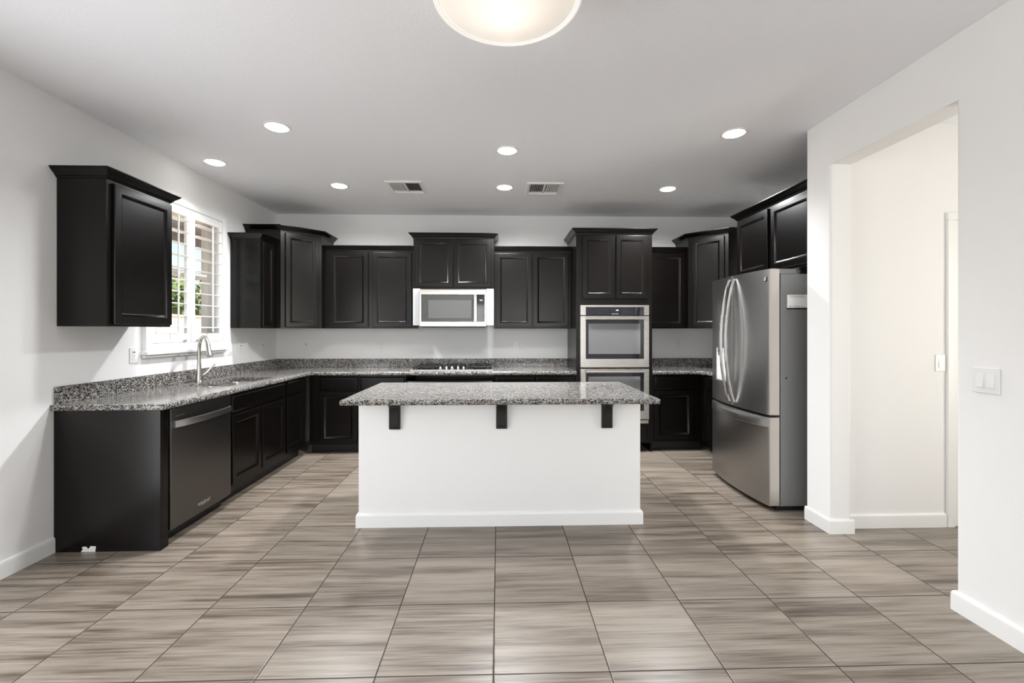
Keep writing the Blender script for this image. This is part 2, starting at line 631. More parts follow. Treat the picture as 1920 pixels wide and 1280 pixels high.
# windows behind and beside the camera
for k, (a, b, c, d) in enumerate(FW):
    f = MB()
    Y0 = YF + 0.06
    for (p, q, r, s) in ((a, a + 0.06, c, d), (b - 0.06, b, c, d), (a, b, c, c + 0.06), (a, b, d - 0.06, d), ((a + b) / 2 - 0.03, (a + b) / 2 + 0.03, c, d)):
        f.box(p, q, Y0 - 0.03, Y0 + 0.05, r, s, 0.004)
    struct('window_%d' % (k + 2), f, 'trim')
f = MB()
a, b, c, d = GD
for (p, q, r, s) in ((a, a + 0.08, c, d), (b - 0.08, b, c, d), (a, b, c, c + 0.06), (a, b, d - 0.08, d), ((a + b) / 2 - 0.05, (a + b) / 2 + 0.05, c, d)):
    f.box(XL - 0.08, XL + 0.01, p, q, r, s, 0.004)
struct('door_2', f, 'trim')
f = MB()
a, b, c, d = (0.4, 1.6, 0.7, 2.2)
for (p, q, r, s) in ((a, a + 0.06, c, d), (b - 0.06, b, c, d), (a, b, c, c + 0.06), (a, b, d - 0.06, d)):
    f.box(XH - 0.05, XH + 0.05, p, q, r, s, 0.004)
struct('window_4', f, 'trim')

# ------------------------------------------------------------------ outdoors, seen through the kitchen window
g = make('ground', MB().box(-60, XL - 0.16, -30, 70, -0.2, -0.1), 'gravel')
g['kind'] = 'structure'
e = MB()
e.box(XL - 0.95, XL - 0.151, 1.5, 8.0, 2.50, 2.56)
e.box(XL - 0.97, XL - 0.90, 1.5, 8.0, 2.36, 2.58)
eo = make('trim_2', e, 'soffit')
eo['kind'] = 'structure'
fw_ = MB().box(-9.3, -9.1, -5, 30, -0.1, 1.76).box(-9.33, -9.07, -5, 30, 1.76, 1.82)
tag(make('garden_wall', fw_, 'stucco'), 'tan block garden wall outside beyond the kitchen window', 'wall')
nh = thing('neighbour_house', 'pale neighbouring house with brown roof seen through the shutters', 'house', (-20, 24, -0.1))
make('wall', MB().box(-24, -17, 17, 34, -0.1, 2.9), 'stucco2', nh)
rf = MB()
rf.loft([[(-24.6, y, 2.8), (-20.5, y, 4.3), (-16.4, y, 2.8)] for y in (16.4, 34.6)])
make('roof', rf, 'roof', nh)
random.seed(4)


def tree(x, y, h, r, label):
    t = thing('tree', label, 'tree', (x, y, -0.1))
    make('trunk', MB().tube([(x, y, -0.1), (x + 0.05, y, h * 0.3), (x, y + 0.05, h * 0.62)], [0.14, 0.10, 0.05], 8), 'bark', t)
    mb = MB()
    for _ in range(900):
        d = Vector((random.gauss(0, 1), random.gauss(0, 1), random.gauss(0, 1))).normalized() * (random.random() ** 0.45) * r
        c = Vector((x, y, h - r * 0.75)) + Vector((d.x, d.y, d.z * 0.75))
        s = random.uniform(0.10, 0.2)
        a = Vector((random.uniform(-1, 1), random.uniform(-1, 1), random.uniform(-1, 1))).normalized()
        b = a.cross(Vector((random.uniform(-1, 1), random.uniform(-1, 1), random.uniform(-1, 1)))).normalized()
        mb.add([c - a * s, c - b * s * 0.5, c + a * s, c + b * s * 0.5], [(0, 1, 2, 3)])
    make('foliage', mb, 'leaf', t, smooth=False)


tree(-12.2, 17.6, 3.6, 1.5, 'yellow-green tree behind the garden wall, seen left through the shutters')
tree(-10.6, 20.6, 2.9, 0.9, 'smaller green tree behind the garden wall, nearer the window stile')

# ------------------------------------------------------------------ cabinets
CROWN = [(0, 0), (0.006, 0), (0.008, 0.010), (0.014, 0.012), (0.018, 0.022), (0.032, 0.034), (0.044, 0.046), (0.046, 0.052), (0.050, 0.053), (0.050, 0.060), (0, 0.060)]


def door_mb(x0, x1, z0, z1, y=0.0, t=0.02, rail=0.052):
    def ring(i, yy):
        return [(x0 + i, yy, z0 + i), (x1 - i, yy, z0 + i), (x1 - i, yy, z1 - i), (x0 + i, yy, z1 - i)]
    mb = MB(local=True)
    mb.loft([ring(0, y), ring(0, y - t + 0.005), ring(0.002, y - t + 0.0015), ring(0.005, y - t), ring(rail - 0.003, y - t), ring(rail, y - t + 0.001),
             ring(rail + 0.004, y - t + 0.004), ring(rail + 0.007, y - t + 0.005), ring(rail + 0.016, y - t + 0.012), ring(rail + 0.018, y - t + 0.013)])
    return mb


def drawer_mb(x0, x1, z0, z1, y=0.0, t=0.02):
    def ring(i, yy):
        return [(x0 + i, yy, z0 + i), (x1 - i, yy, z0 + i), (x1 - i, yy, z1 - i), (x0 + i, yy, z1 - i)]
    return MB(local=True).loft([ring(0, y), ring(0, y - t + 0.008), ring(0.004, y - t + 0.005), ring(0.012, y - t + 0.0015), ring(0.016, y - t)])


def cabinet(name, label, loc, rot, w, d, h, doors=(), drawers=(), crown=None, toe=False, group=None, hollow=False, rail=0.052):
    """local frame: x along the front, y into the wall, z up; front frame at y = 0"""
    t = thing(name, label, 'cabinet', loc, rot, group)
    c = MB(local=True)
    zb = 0.105 if toe else 0.0
    if hollow:
        c.box(0, 0.018, 0.02, d, zb, h)
        c.box(w - 0.018, w, 0.02, d, zb, h)
        c.box(0.018, w - 0.018, 0.02, d, zb, zb + 0.018)
        c.box(0.018, w - 0.018, d - 0.01, d, zb + 0.018, h - 0.2)
        c.box(0, w, 0, 0.02, zb, h)
    else:
        c.box(0, w, 0, d, zb, h, 0.0015, 1)
    make('carcass', c, 'wood', t)
    if toe:
        make('toe_kick', MB(local=True).box(0, w, 0.075, 0.09, 0, zb - 0.0005), 'black', t)
    for (a, b, e, f) in doors:
        make('door', door_mb(a, b, e, f, rail=rail), 'wood', t)
    for (a, b, e, f) in drawers:
        make('drawer_front', drawer_mb(a, b, e, f), 'wood', t)
    if crown:
        # crown: path of the crown round the top in local coordinates; the outside lies right of the path
        p = {'front': [(-0.0, 0), (w, 0)], 'left': [(0, d), (0, 0), (w, 0)], 'right': [(0, 0), (w, 0), (w, d)], 'both': [(0, d), (0, 0), (w, 0), (w, d)]}[crown]
        m_ = MB(local=True).sweep(p, CROWN, h - 0.004)
        m_.box(0.001, w - 0.001, 0.001, d, h + 0.001, h + 0.05)
        make('crown_moulding', m_, 'wood', t)
    return t


UB = 1.383                         # underside of the wall cabinets
SH, TH = 0.905, 1.055              # short and tall wall cabinets
UG = 'dark wall cabinets'
LF = -2.42
cabinet('wall_cabinet', 'dark single-door wall cabinet left of the shuttered window, nearest the camera', (LF, 2.858, UB), R90, 0.545, 0.298, 0.918,
        doors=[(0.040, 0.535, 0.014, 0.895)], crown='both', group=UG)
cabinet('wall_cabinet', 'narrow dark wall cabinet between the window and the corner, its side catching window light', (LF, 4.657, UB), R90, 0.268, 0.298, SH,
        doors=[(0.03, 0.262, 0.014, SH - 0.016)], crown='left', group=UG)
# diagonal corner cabinet on the left
CL, CR = (-2.345, 4.93), (-2.03, 5.245)


def corner_cabinet(label, pl, pr, poly, crown_path):
    """pl, pr: the two ends of the diagonal front, left to right seen from the room"""
    ang = math.atan2(pr[1] - pl[1], pr[0] - pl[0])
    w = math.hypot(pr[0] - pl[0], pr[1] - pl[1])
    t = thing('corner_wall_cabinet', label, 'cabinet', (pl[0], pl[1], UB), ang, UG)
    c = MB().prism(poly, UB, UB + TH)
    make('carcass', c, 'wood', t)
    make('door', door_mb(0.045, w - 0.04, 0.014, TH - 0.02), 'wood', t)
    m_ = MB().sweep(crown_path, CROWN, UB + TH - 0.004)
    ctr = Vector((sum(p[0] for p in poly) / len(poly), sum(p[1] for p in poly) / len(poly)))
    m_.prism([tuple(ctr + (Vector(p) - ctr) * 0.995) for p in poly], UB + TH + 0.001, UB + TH + 0.05)
    make('crown_moulding', m_, 'wood', t)
    return t


corner_cabinet('tall diagonal dark cabinet in the left corner beside the window wall', CL, CR,
               [(XL + 0.001, 4.93), CL, CR, (-2.03, YB - 0.001), (XL + 0.001, YB - 0.001)],
               [(XL + 0.001, 4.93), CL, CR, (-2.03, YB - 0.001)])
BF = 5.312
cabinet('wall_cabinet', 'dark two-door wall cabinet left of the microwave', (-2.028, BF, UB), 0, 1.036, 0.307, SH,
        doors=[(0.068, 0.512, 0.014, SH - 0.014), (0.566, 1.014, 0.014, SH - 0.014)], crown='front', group=UG)
cabinet('wall_cabinet', 'short raised two-door wall cabinet above the microwave', (-0.990, 5.29, 1.845), 0, 0.938, 0.329, 0.592,
        doors=[(0.022, 0.458, 0.020, 0.580), (0.472, 0.906, 0.020, 0.580)], crown='both', group=UG)
cabinet('wall_cabinet', 'dark two-door wall cabinet between the microwave and the oven tower', (-0.050, BF, UB), 0, 0.912, 0.307, SH,
        doors=[(0.020, 0.448, 0.014, SH - 0.020), (0.460, 0.882, 0.014, SH - 0.020)], crown='front', group=UG)
cabinet('wall_cabinet', 'shaded dark wall cabinet right of the oven tower', (1.726, BF, UB), 0, 0.505, 0.307, SH,
        doors=[(0.02, 0.49, 0.014, SH - 0.016)], crown='front', group=UG)
DL, DR = (2.235, 5.245), (2.555, 4.93)
corner_cabinet('tall diagonal dark cabinet in the right corner behind the refrigerator', DL, DR,
               [(XA - 0.001, 4.93), (XA - 0.001, YB - 0.001), (2.235, YB - 0.001), DL, DR],
               [(2.235, YB - 0.001), DL, DR, (XA - 0.001, 4.93)])
cabinet('wall_cabinet', 'dark two-door cabinet mounted above the refrigerator', (2.32, 4.305, 1.845), -R90, 1.115, 0.60, 0.575,
        doors=[(0.025, 0.515, 0.018, 0.555), (0.560, 1.06, 0.018, 0.555)], crown='left', group=UG)

# oven tower: stiles and rails round the double oven
tw = thing('oven_tower_cabinet', 'tall dark cabinet tower holding the double wall oven', 'cabinet', (0.866, 5.0, 0))
TX0, TX1, TYF, TZ = 0.866, 1.722, 5.0, 2.437
c = MB()
c.box(TX0, TX0 + 0.018, TYF, YB - 0.001, 0, TZ)
c.box(TX1 - 0.018, TX1, TYF, YB - 0.001, 0, TZ)
c.box(TX0 + 0.018, TX1 - 0.018, YB - 0.02, YB - 0.001, 0, TZ)
c.box(TX0 + 0.018, TX1 - 0.018, TYF + 0.021, YB - 0.02, TZ - 0.02, TZ)
c.box(TX0 + 0.018, TX1 - 0.018, TYF + 0.021, YB - 0.02, 1.655, 1.68)
c.box(TX0 + 0.018, TX1 - 0.018, TYF + 0.021, YB - 0.02, 0.29, 0.315)
make('carcass', c, 'wood', tw)
c = MB()
c.box(TX0 + 0.018, TX0 + 0.08, TYF, TYF + 0.02, 0.10, TZ)
c.box(TX1 - 0.07, TX1 - 0.018, TYF, TYF + 0.02, 0.10, TZ)
c.box(TX0 + 0.08, TX1 - 0.07, TYF, TYF + 0.02, 1.640, 1.725)
c.box(TX0 + 0.08, TX1 - 0.07, TYF, TYF + 0.02, 2.40, TZ)
c.box(TX0 + 0.08, TX1 - 0.07, TYF, TYF + 0.02, 0.10, 0.325)
c.box(1.28, 1.335, TYF, TYF + 0.02, 1.725, 2.40)
make('face_frame', c, 'wood', tw)
for (a, b) in ((0.072, 0.434), (0.447, 0.802)):
    make('door', door_mb(a, b, 1.712, 2.420), 'wood', tw)
make('drawer_front', drawer_mb(0.06, 0.796, 0.125, 0.285), 'wood', tw)
make('crown_moulding', MB().sweep([(TX0, YB - 0.001), (TX0, TYF), (TX1, TYF), (TX1, YB - 0.001)], CROWN, TZ - 0.004).box(TX0 + 0.001, TX1 - 0.001, TYF + 0.001, YB - 0.001, TZ + 0.001, TZ + 0.05), 'wood', tw)

# base cabinets
BG = 'dark base cabinets'
BH = 0.866
LB = -2.10                         # frame plane of the left run (doors stand 2 cm proud)
ep = thing('end_panel', 'wide dark wood end panel closing the counter run beside the left wall', 'panel', (-2.41, 2.85, 0))
make('panel', MB().box(XL + 0.001, -2.08, 2.840, 2.860, 0, BH, 0.0015, 1), 'wood', ep)
make('filler_stile', MB().box(-2.14, -2.08, 2.8605, 2.908, 0, BH, 0.0015, 1), 'wood', ep)
ch = MB()
random.seed(9)
pts = [(-2.556, 0.001), (-2.470, 0.001), (-2.466, 0.034), (-2.498, 0.036), (-2.512, 0.018), (-2.520, 0.030), (-2.534, 0.034), (-2.550, 0.030), (-2.545, 0.016)]
ch.loft([[(x, 2.8395, z) for x, z in pts], [(x, 2.8388, z) for x, z in pts]])
make('chipped_patch', ch, 'chip', ep, 'white chipped spot at the foot of the panel')
cabinet('sink_base_cabinet', 'dark sink base cabinet with two doors beside the dishwasher', (LB, 3.572, 0), R90, 0.93, 0.60, BH,
        doors=[(0.025, 0.455, 0.145, 0.690), (0.475, 0.905, 0.145, 0.690)], drawers=[(0.025, 0.905, 0.712, 0.848)], toe=True, group=BG, hollow=True)
cabinet('base_cabinet', 'narrow dark base cabinet in the left run next to the inner corner', (LB, 4.504, 0), R90, 0.47, 0.62, BH,
        doors=[(0.02, 0.40, 0.145, 0.690)], drawers=[(0.02, 0.40, 0.712, 0.848)], toe=True, group=BG)
BBF = 5.02
cabinet('base_cabinet', 'dark base cabinet with drawer and door in the left corner behind the island', (-2.078, BBF, 0), 0, 0.542, 0.599, BH,
        doors=[(0.12, 0.525, 0.125, 0.680)], drawers=[(0.12, 0.525, 0.700, 0.848)], toe=True, group=BG)
cabinet('base_cabinet', 'dark base cabinet left of the cooktop cabinet, mostly hidden by the island', (-1.535, BBF, 0), 0, 0.514, 0.599, BH,
        doors=[(0.02, 0.50, 0.145, 0.680)], drawers=[(0.02, 0.50, 0.700, 0.848)], toe=True, group=BG)
cabinet('base_cabinet', 'wide dark base cabinet directly under the gas cooktop', (-1.020, BBF, 0), 0, 0.970, 0.599, 0.80,
        doors=[(0.02, 0.478, 0.145, 0.680), (0.492, 0.95, 0.145, 0.680)], drawers=[(0.01, 0.955, 0.700, 0.798)], toe=True, group=BG)
cabinet('base_cabinet', 'dark base cabinet between the cooktop cabinet and the oven tower', (-0.049, BBF, 0), 0, 0.913, 0.599, BH,
        doors=[(0.015, 0.445, 0.145, 0.680), (0.465, 0.895, 0.145, 0.680)], drawers=[(0.015, 0.445, 0.700, 0.848), (0.465, 0.895, 0.700, 0.848)], toe=True, group=BG)
cabinet('base_cabinet', 'dark base cabinet right of the oven tower under the short counter', (1.724, BBF, 0), 0, 0.586, 0.599, BH,
        doors=[(0.03, 0.47, 0.145, 0.680)], drawers=[(0.03, 0.47, 0.700, 0.848)], toe=True, group=BG)
cabinet('base_cabinet', 'dark base cabinet in the right corner tucked behind the refrigerator', (2.312, 5.015, 0), -R90, 0.74, 0.61, BH,
        doors=[(0.08, 0.70, 0.145, 0.680)], drawers=[(0.08, 0.70, 0.700, 0.848)], toe=True, group=BG)

# ------------------------------------------------------------------ counters
CZ0, CZ1 = 0.868, 0.906
NOSE = [(0, 0), (0.013, 0), (0.019, 0.002), (0.022, 0.007), (0.023, 0.014), (0.023, 0.024), (0.0215, 0.031), (0.017, 0.036), (0.010, 0.038), (0, 0.038)]
kc = thing('kitchen_countertop', 'long L-shaped speckled grey granite worktop along the left and back walls', 'countertop', (-2.4, 4.0, CZ0))
c = MB()
SX0, SX1, SY0, SY1 = -2.545, -2.175, 3.68, 4.42
EX, EY = -2.07, 4.985
c.box(XL + 0.0005, EX, 2.838, SY0, CZ0, CZ1)
c.box(XL + 0.0005, SX0, SY0, SY1, CZ0, CZ1)
c.box(SX1, EX, SY0, SY1, CZ0, CZ1)
c.box(XL + 0.0005, EX, SY1, YB - 0.0005, CZ0, CZ1)
c.box(EX, 0.8645, EY, YB - 0.0005, CZ0, CZ1)
c.sweep([(XL + 0.0005, 2.838), (EX, 2.838), (EX, EY), (0.8645, EY)], NOSE, CZ0)
make('slab', c, 'granite', kc)
b1 = MB()
b1.box(XL + 0.0005, XL + 0.0205, 2.842, YB - 0.0005, CZ1 + 0.0003, 1.012, 0.002, 1)
b1.box(XL + 0.021, 0.8645, YB - 0.0205, YB - 0.0005, CZ1 + 0.0003, 1.012, 0.002, 1)
make('backsplash', b1, 'granite', kc)
rc = thing('corner_countertop', 'short speckled granite worktop between the oven tower and the refrigerator', 'countertop', (2.4, 5.3, CZ0))
c = MB()
c.box(1.7235, XA - 0.0005, EY, YB - 0.0005, CZ0, CZ1)
c.box(2.305, XA - 0.0005, 4.26, EY, CZ0, CZ1)
c.sweep([(1.7235, EY), (2.305 - 0.07, EY)] + [(2.235 + 0.07 * math.sin(a), EY - 0.07 + 0.07 * math.cos(a)) for a in (math.radians(x) for x in (22, 45, 68))] + [(2.305, EY - 0.07), (2.305, 4.26)], NOSE, CZ0)
c.prism([(2.235, EY), (2.305, EY), (2.305, EY - 0.07)], CZ0, CZ1)
make('slab', c, 'granite', rc)
b1 = MB()
b1.box(1.7235, XA - 0.021, YB - 0.0205, YB - 0.0005, CZ1 + 0.0003, 1.012, 0.002, 1)
b1.box(XA - 0.0205, XA - 0.0005, 4.26, YB - 0.0005, CZ1 + 0.0003, 1.012, 0.002, 1)
make('backsplash', b1, 'granite', rc)

# ------------------------------------------------------------------ island
isl = thing('kitchen_island', 'white-walled kitchen island standing in the middle of the floor', 'island', (0.017, 3.5, 0))
IX0, IX1, IY0, IY1 = -0.966, 1.000, 3.14, 3.90
make('body', MB().prism(round_poly([(IX0, IY1), (IX0, IY0), (IX1, IY0), (IX1, IY1), (IX1 - 0.1, IY1), (IX1 - 0.1, IY0 + 0.12), (IX0 + 0.1, IY0 + 0.12), (IX0 + 0.1, IY1)],
                                       [0.006, 0.012, 0.012, 0.006, 0, 0, 0, 0]), 0, CZ0 - 0.001), 'wall', isl)
make('baseboard', MB().sweep([(IX0, IY1), (IX0, IY0), (IX1, IY0), (IX1, IY1)], BBP), 'trim', isl)
cm = MB().box(IX0 + 0.101, IX1 - 0.101, IY0 + 0.121, 3.895, 0.10, CZ0 - 0.001)
make('carcass', cm, 'wood', isl)
for k in range(4):
    wdt = (IX1 - IX0 - 0.22) / 4
    xa = IX0 + 0.11 + wdt * k
    dm = door_mb(-(xa + wdt - 0.01), -(xa + 0.01), 0.13, 0.85)
    dm.local = False
    dm.xf(Matrix.Translation((0, 3.895, 0)) @ Matrix.Rotation(math.pi, 4, 'Z'))
    make('door', dm, 'wood', isl)
for xc in (-0.7145, 0.023, 0.7595):
    pr = [(0.0, 0.678), (0.022, 0.678), (0.026, 0.69), (0.030, 0.74), (0.034, 0.775), (0.038, 0.805), (0.046, 0.826), (0.062, 0.842), (0.08, 0.850), (0.085, 0.854), (0.085, 0.8665), (0, 0.8665)]
    cb = MB()
    cb.loft([[(x, IY0 - 0.0005 - o, z) for o, z in pr] for x in (xc - 0.030, xc + 0.030)])
    cb.box(xc - 0.0385, xc + 0.0385, IY0 - 0.016, IY0 - 0.0005, 0.676, 0.8665, 0.002, 1)
    cb.box(xc - 0.010, xc + 0.010, IY0 - 0.036, IY0 - 0.018, 0.686, 0.694, 0.002, 1)
    make('corbel', cb, 'black', isl, 'black bracket under the overhang')
ic = thing('island_countertop', 'thick speckled grey granite slab on top of the white island', 'countertop', (0.02, 3.45, CZ0))
c = MB()
e_ = 0.023
c.box(-1.030 + e_, 1.075 - e_, 2.955 + e_, 3.955 - e_, CZ0, CZ1)
x0, x1, ya, yb = -1.030 + e_, 1.075 - e_, 2.955 + e_, 3.955 - e_
cp = [(x0, ya), (x1, ya), (x1, yb), (x0, yb)]
rings = []
for o, h in NOSE:
    rings.append([(x0 - o, ya - o, CZ0 + h), (x1 + o, ya - o, CZ0 + h), (x1 + o, yb + o, CZ0 + h), (x0 - o, yb + o, CZ0 + h)])
c.loft(rings, False, False)
make('slab', c, 'granite', ic)

# ------------------------------------------------------------------ dishwasher
dw = thing('dishwasher', 'dark stainless dishwasher in the left counter run', 'dishwasher', (-2.4, 3.23, 0))
make('tub', MB().box(-2.68, -2.105, 2.915, 3.560, 0.10, 0.855), 'dark', dw)
make('door', MB().box(-2.104, -2.070, 2.914, 3.556, 0.092, 0.862, 0.004), 'dsteel', dw)
make('toe_kick', MB().box(-2.165, -2.15, 2.912, 3.562, 0.0, 0.09), 'black', dw)
hp = []
for i in range(15):
    t = i / 14
    yy = 2.935 + t * (3.535 - 2.935)
    hp.append((-2.062 + 0.034 * math.sin(math.pi * min(1, max(0, t))) ** 0.6, yy))
hm = MB()
rings = []
for (x, y) in hp:
    rings.append([(x - 0.004, y, 0.735), (x + 0.006, y, 0.738), (x + 0.008, y, 0.758), (x + 0.006, y, 0.777), (x - 0.004, y, 0.780), (x - 0.004, y, 0.757)])
hm.loft(rings)
for y in (2.940, 3.530):
    hm.box(-2.0705, -2.056, y - 0.008, y + 0.008, 0.737, 0.778)
make('handle', hm, 'dsteel2', dw, 'curved bar handle')
rotL = Matrix.Rotation(R90, 4, 'Z') @ Matrix.Rotation(R90, 4, 'X')      # text that faces +X
bd = text_mb('Whirlpool', 0.030, Matrix.Translation((-2.0695, 3.235, 0.155)) @ rotL, shear=0.25)
bd.tube([(-2.0693, 3.235 + 0.062 * math.cos(a), 0.155 + 0.016 * math.sin(a)) for a in [math.radians(150 + 12 * i) for i in range(17)]], 0.0011, 6)
make('badge', bd, 'chrome', dw, 'small silver maker badge')
make('vent_strip', MB().box(-2.0702, -2.0685, 2.958, 3.040, 0.805, 0.812, 0.0006, 1), 'steel', dw)

# ------------------------------------------------------------------ sink and faucet
sk = thing('kitchen_sink', 'undermounted stainless double-bowl sink below the shuttered window', 'sink', (-2.36, 4.05, 0.66))


def basin(x0, x1, ya, yb, zt, depth):
    def rr(inset, z, r):
        p = round_poly([(x0 + inset, ya + inset), (x1 - inset, ya + inset), (x1 - inset, yb - inset), (x0 + inset, yb - inset)], [r] * 4, 6)
        return [(x, y, z) for x, y in p]
    mb = MB()
    mb.loft([rr(-0.012, zt, 0.07), rr(0.0, zt, 0.06), rr(0.003, zt - 0.004, 0.06), rr(0.010, zt - depth * 0.7, 0.055), rr(0.022, zt - depth + 0.008, 0.05), rr(0.04, zt - depth, 0.04)], False, True)
    return mb


for (ya, yb) in ((SY0 + 0.003, 4.035), (4.062, SY1 - 0.003)):
    bo = make('bowl', basin(SX0 + 0.001, SX1 - 0.001, ya, yb, CZ0 - 0.0015, 0.19), 'steel', sk)
    make('drain', MB().lathe([(0.0, 0.001), (0.030, 0.001), (0.042, 0.004), (0.044, 0.0)], ((SX0 + SX1) / 2, (ya + yb) / 2, CZ0 - 0.1915), 24), 'chrome', bo)

fa = thing('kitchen_faucet', 'tall gooseneck pull-down faucet behind the sink', 'faucet', (-2.622, 4.03, CZ1))
fx, fy = -2.622, 4.03
make('body', MB().lathe([(0.029, 0.0005), (0.029, 0.006), (0.026, 0.010), (0.0245, 0.05), (0.021, 0.085), (0.0175, 0.12), (0.0165, 0.16)], (fx, fy, CZ1), 24), 'nickel', fa)
th = math.radians(38)
dx, dy = math.cos(th), -math.sin(th)
pts = [(fx, fy, CZ1 + 0.155), (fx, fy, CZ1 + 0.22), (fx, fy, CZ1 + 0.29)]
for i in range(1, 12):
    a = math.pi - math.radians(165) * i / 11
    s, z = 0.10 + 0.10 * math.cos(a), CZ1 + 0.29 + 0.108 * math.sin(a)
    pts.append((fx + dx * s, fy + dy * s, z))
make('spout', MB().tube(pts, 0.0145, 14), 'nickel', fa)
p0 = Vector(pts[-1])
d_ = (Vector(pts[-1]) - Vector(pts[-2])).normalized()
make('spray_head', MB().tube([p0 - d_ * 0.02, p0 - d_ * 0.018, p0 + d_ * 0.02, p0 + d_ * 0.055, p0 + d_ * 0.085, p0 + d_ * 0.09], [0.0146, 0.017, 0.018, 0.021, 0.0235, 0.021], 16), 'nickel', fa)
lv = MB().tube([(fx, fy + 0.015, CZ1 + 0.045), (fx + 0.004, fy + 0.050, CZ1 + 0.055)], [0.016, 0.015], 14)
lv.tube([(fx + 0.004, fy + 0.042, CZ1 + 0.050), (fx + 0.022, fy + 0.085, CZ1 + 0.085), (fx + 0.045, fy + 0.145, CZ1 + 0.150)], [0.011, 0.009, 0.0085], 12)
make('lever', lv, 'nickel', fa)

# ------------------------------------------------------------------ cooktop
ct = thing('gas_cooktop', 'low black five-burner gas cooktop set in the back counter', 'cooktop', (-0.52, 5.3, CZ1))
make('tray', MB().box(-0.985, -0.060, 5.055, 5.555, CZ1 + 0.0004, CZ1 + 0.0145, 0.003), 'steel', ct)
make('cooking_surface', MB().box(-0.972, -0.073, 5.070, 5.548, CZ1 + 0.0147, CZ1 + 0.016, 0.0004, 1), 'blackglass', ct)
for (x0, x1) in ((-0.960, -0.680), (-0.650, -0.400), (-0.370, -0.085)):
    gm = MB()
    ys = 5.20 if x0 == -0.650 else 5.095
    for (a, b, c_, d) in ((x0, x1, ys, ys + 0.012), (x0, x1, 5.525, 5.537), (x0, x0 + 0.012, ys, 5.537), (x1 - 0.012, x1, ys, 5.537)):
        gm.box(a, b, c_, d, CZ1 + 0.032, CZ1 + 0.046, 0.003, 1)
    for f_ in (0.28, 0.72):
        xm = x0 + (x1 - x0) * f_
        gm.box(xm - 0.006, xm + 0.006, ys, 5.537, CZ1 + 0.036, CZ1 + 0.050, 0.003, 1)
    ym = (ys + 5.537) / 2
    gm.box(x0, x1, ym - 0.006, ym + 0.006, CZ1 + 0.036, CZ1 + 0.050, 0.003, 1)
    for a in (x0 + 0.006, x1 - 0.006):
        for b in (ys + 0.006, 5.531):
            gm.box(a - 0.006, a + 0.006, b - 0.006, b + 0.006, CZ1 + 0.0152, CZ1 + 0.034)
    make('grate', gm, 'iron', ct)
for (bx, by) in ((-0.82, 5.21), (-0.82, 5.43), (-0.525, 5.37), (-0.23, 5.21), (-0.23, 5.43)):
    make('burner', MB().lathe([(0.05, 0.0), (0.05, 0.008), (0.036, 0.010), (0.036, 0.017), (0.0, 0.018)], (bx, by, CZ1 + 0.0152), 20), 'iron', ct)
for i in range(5):
    kx = -0.655 + 0.066 * i
    ky = 5.105 + (0.035 if i in (1, 3) else 0.0)
    make('knob', MB().lathe([(0.021, 0.0), (0.021, 0.006), (0.016, 0.010), (0.015, 0.028), (0.012, 0.031), (0.0, 0.031)], (kx, ky, CZ1 + 0.0152), 18).box(kx - 0.003, kx + 0.003, ky - 0.016, ky + 0.016, CZ1 + 0.044, CZ1 + 0.052, 0.001, 1), 'chrome', ct)

# ------------------------------------------------------------------ microwave and its white fillers
mw = thing('microwave', 'stainless over-the-range microwave hung under the short cabinet', 'microwave', (-0.52, 5.4, 1.40))
MX0, MX1, MY, MZ0, MZ1 = -0.903, -0.139, 5.20, 1.405, 1.832
make('case', MB().box(MX0 + 0.003, MX1 - 0.003, MY + 0.03, YB - 0.002, MZ0 - 0.002, MZ1 + 0.008), 'black', mw)
fr = MB()
xg0, xg1 = MX0 + 0.018, MX1 - 0.022
fr.box(MX0, MX1, MY, MY + 0.03, 1.772, MZ1, 0.004)
fr.box(MX0, MX1, MY, MY + 0.03, MZ0, 1.462, 0.004)
fr.box(MX0, MX0 + 0.018, MY + 0.001, MY + 0.03, 1.4605, 1.7735, 0.002)
fr.box(MX1 - 0.020, MX1, MY + 0.001, MY + 0.03, 1.4605, 1.7735, 0.002)
make('front_frame', fr, 'steel', mw)
dm = MB().box(xg0, -0.272, MY + 0.004, MY + 0.028, 1.463, 1.771)
dr = make('door', dm, 'mwglass', mw)
make('window', MB().box(-0.805, -0.310, MY + 0.002, MY + 0.0038, 1.498, 1.708, 0.001, 1), 'mwglass2', dr)
hd = MB()
hd.loft([[(x, MY - o, z) for x, o in ((-0.286, 0.0), (-0.284, 0.024), (-0.272, 0.030), (-0.257, 0.030), (-0.247, 0.024), (-0.245, 0.0))] for z in (1.463, 1.771)])
make('handle', hd, 'chrome', dr)
cpn = make('control_panel', MB().box(-0.244, MX1 - 0.0205, MY + 0.003, MY + 0.028, 1.463, 1.771), 'blackglass', mw)
make('display', MB().box(-0.232, -0.170, MY + 0.0012, MY + 0.0028, 1.690, 1.728), 'black', cpn)
for a in (-0.212, -0.203, -0.191):
    make('digit', MB().box(a, a + 0.006, MY + 0.0003, MY + 0.0011, 1.702, 1.712), 'led', cpn)
bt = MB()
for r in range(9):
    for q in range(4):
        bt.box(-0.232 + q * 0.0175, -0.225 + q * 0.0175, MY + 0.0014, MY + 0.0028, 1.482 + r * 0.021, 1.487 + r * 0.021)
make('key_markings', bt, 'slot', cpn)
make('badge', text_mb('Whirlpool', 0.018, Matrix.Translation((-0.52, MY - 0.0006, 1.802)) @ Matrix.Rotation(R90, 4, 'X')), 'chrome', mw)
make('vent_grille', MB().box(MX0 + 0.02, MX1 - 0.02, MY + 0.035, MY + 0.30, MZ0 - 0.012, MZ0 - 0.0025), 'black', mw)
fg = 'white filler panels beside the microwave'
o = make('filler_panel', MB().box(-0.988, MX0 - 0.001, 5.255, 5.275, 1.418, 1.8445), 'filler')
tag(o, 'white filler panel between the left wall cabinet and the microwave', 'panel', fg)
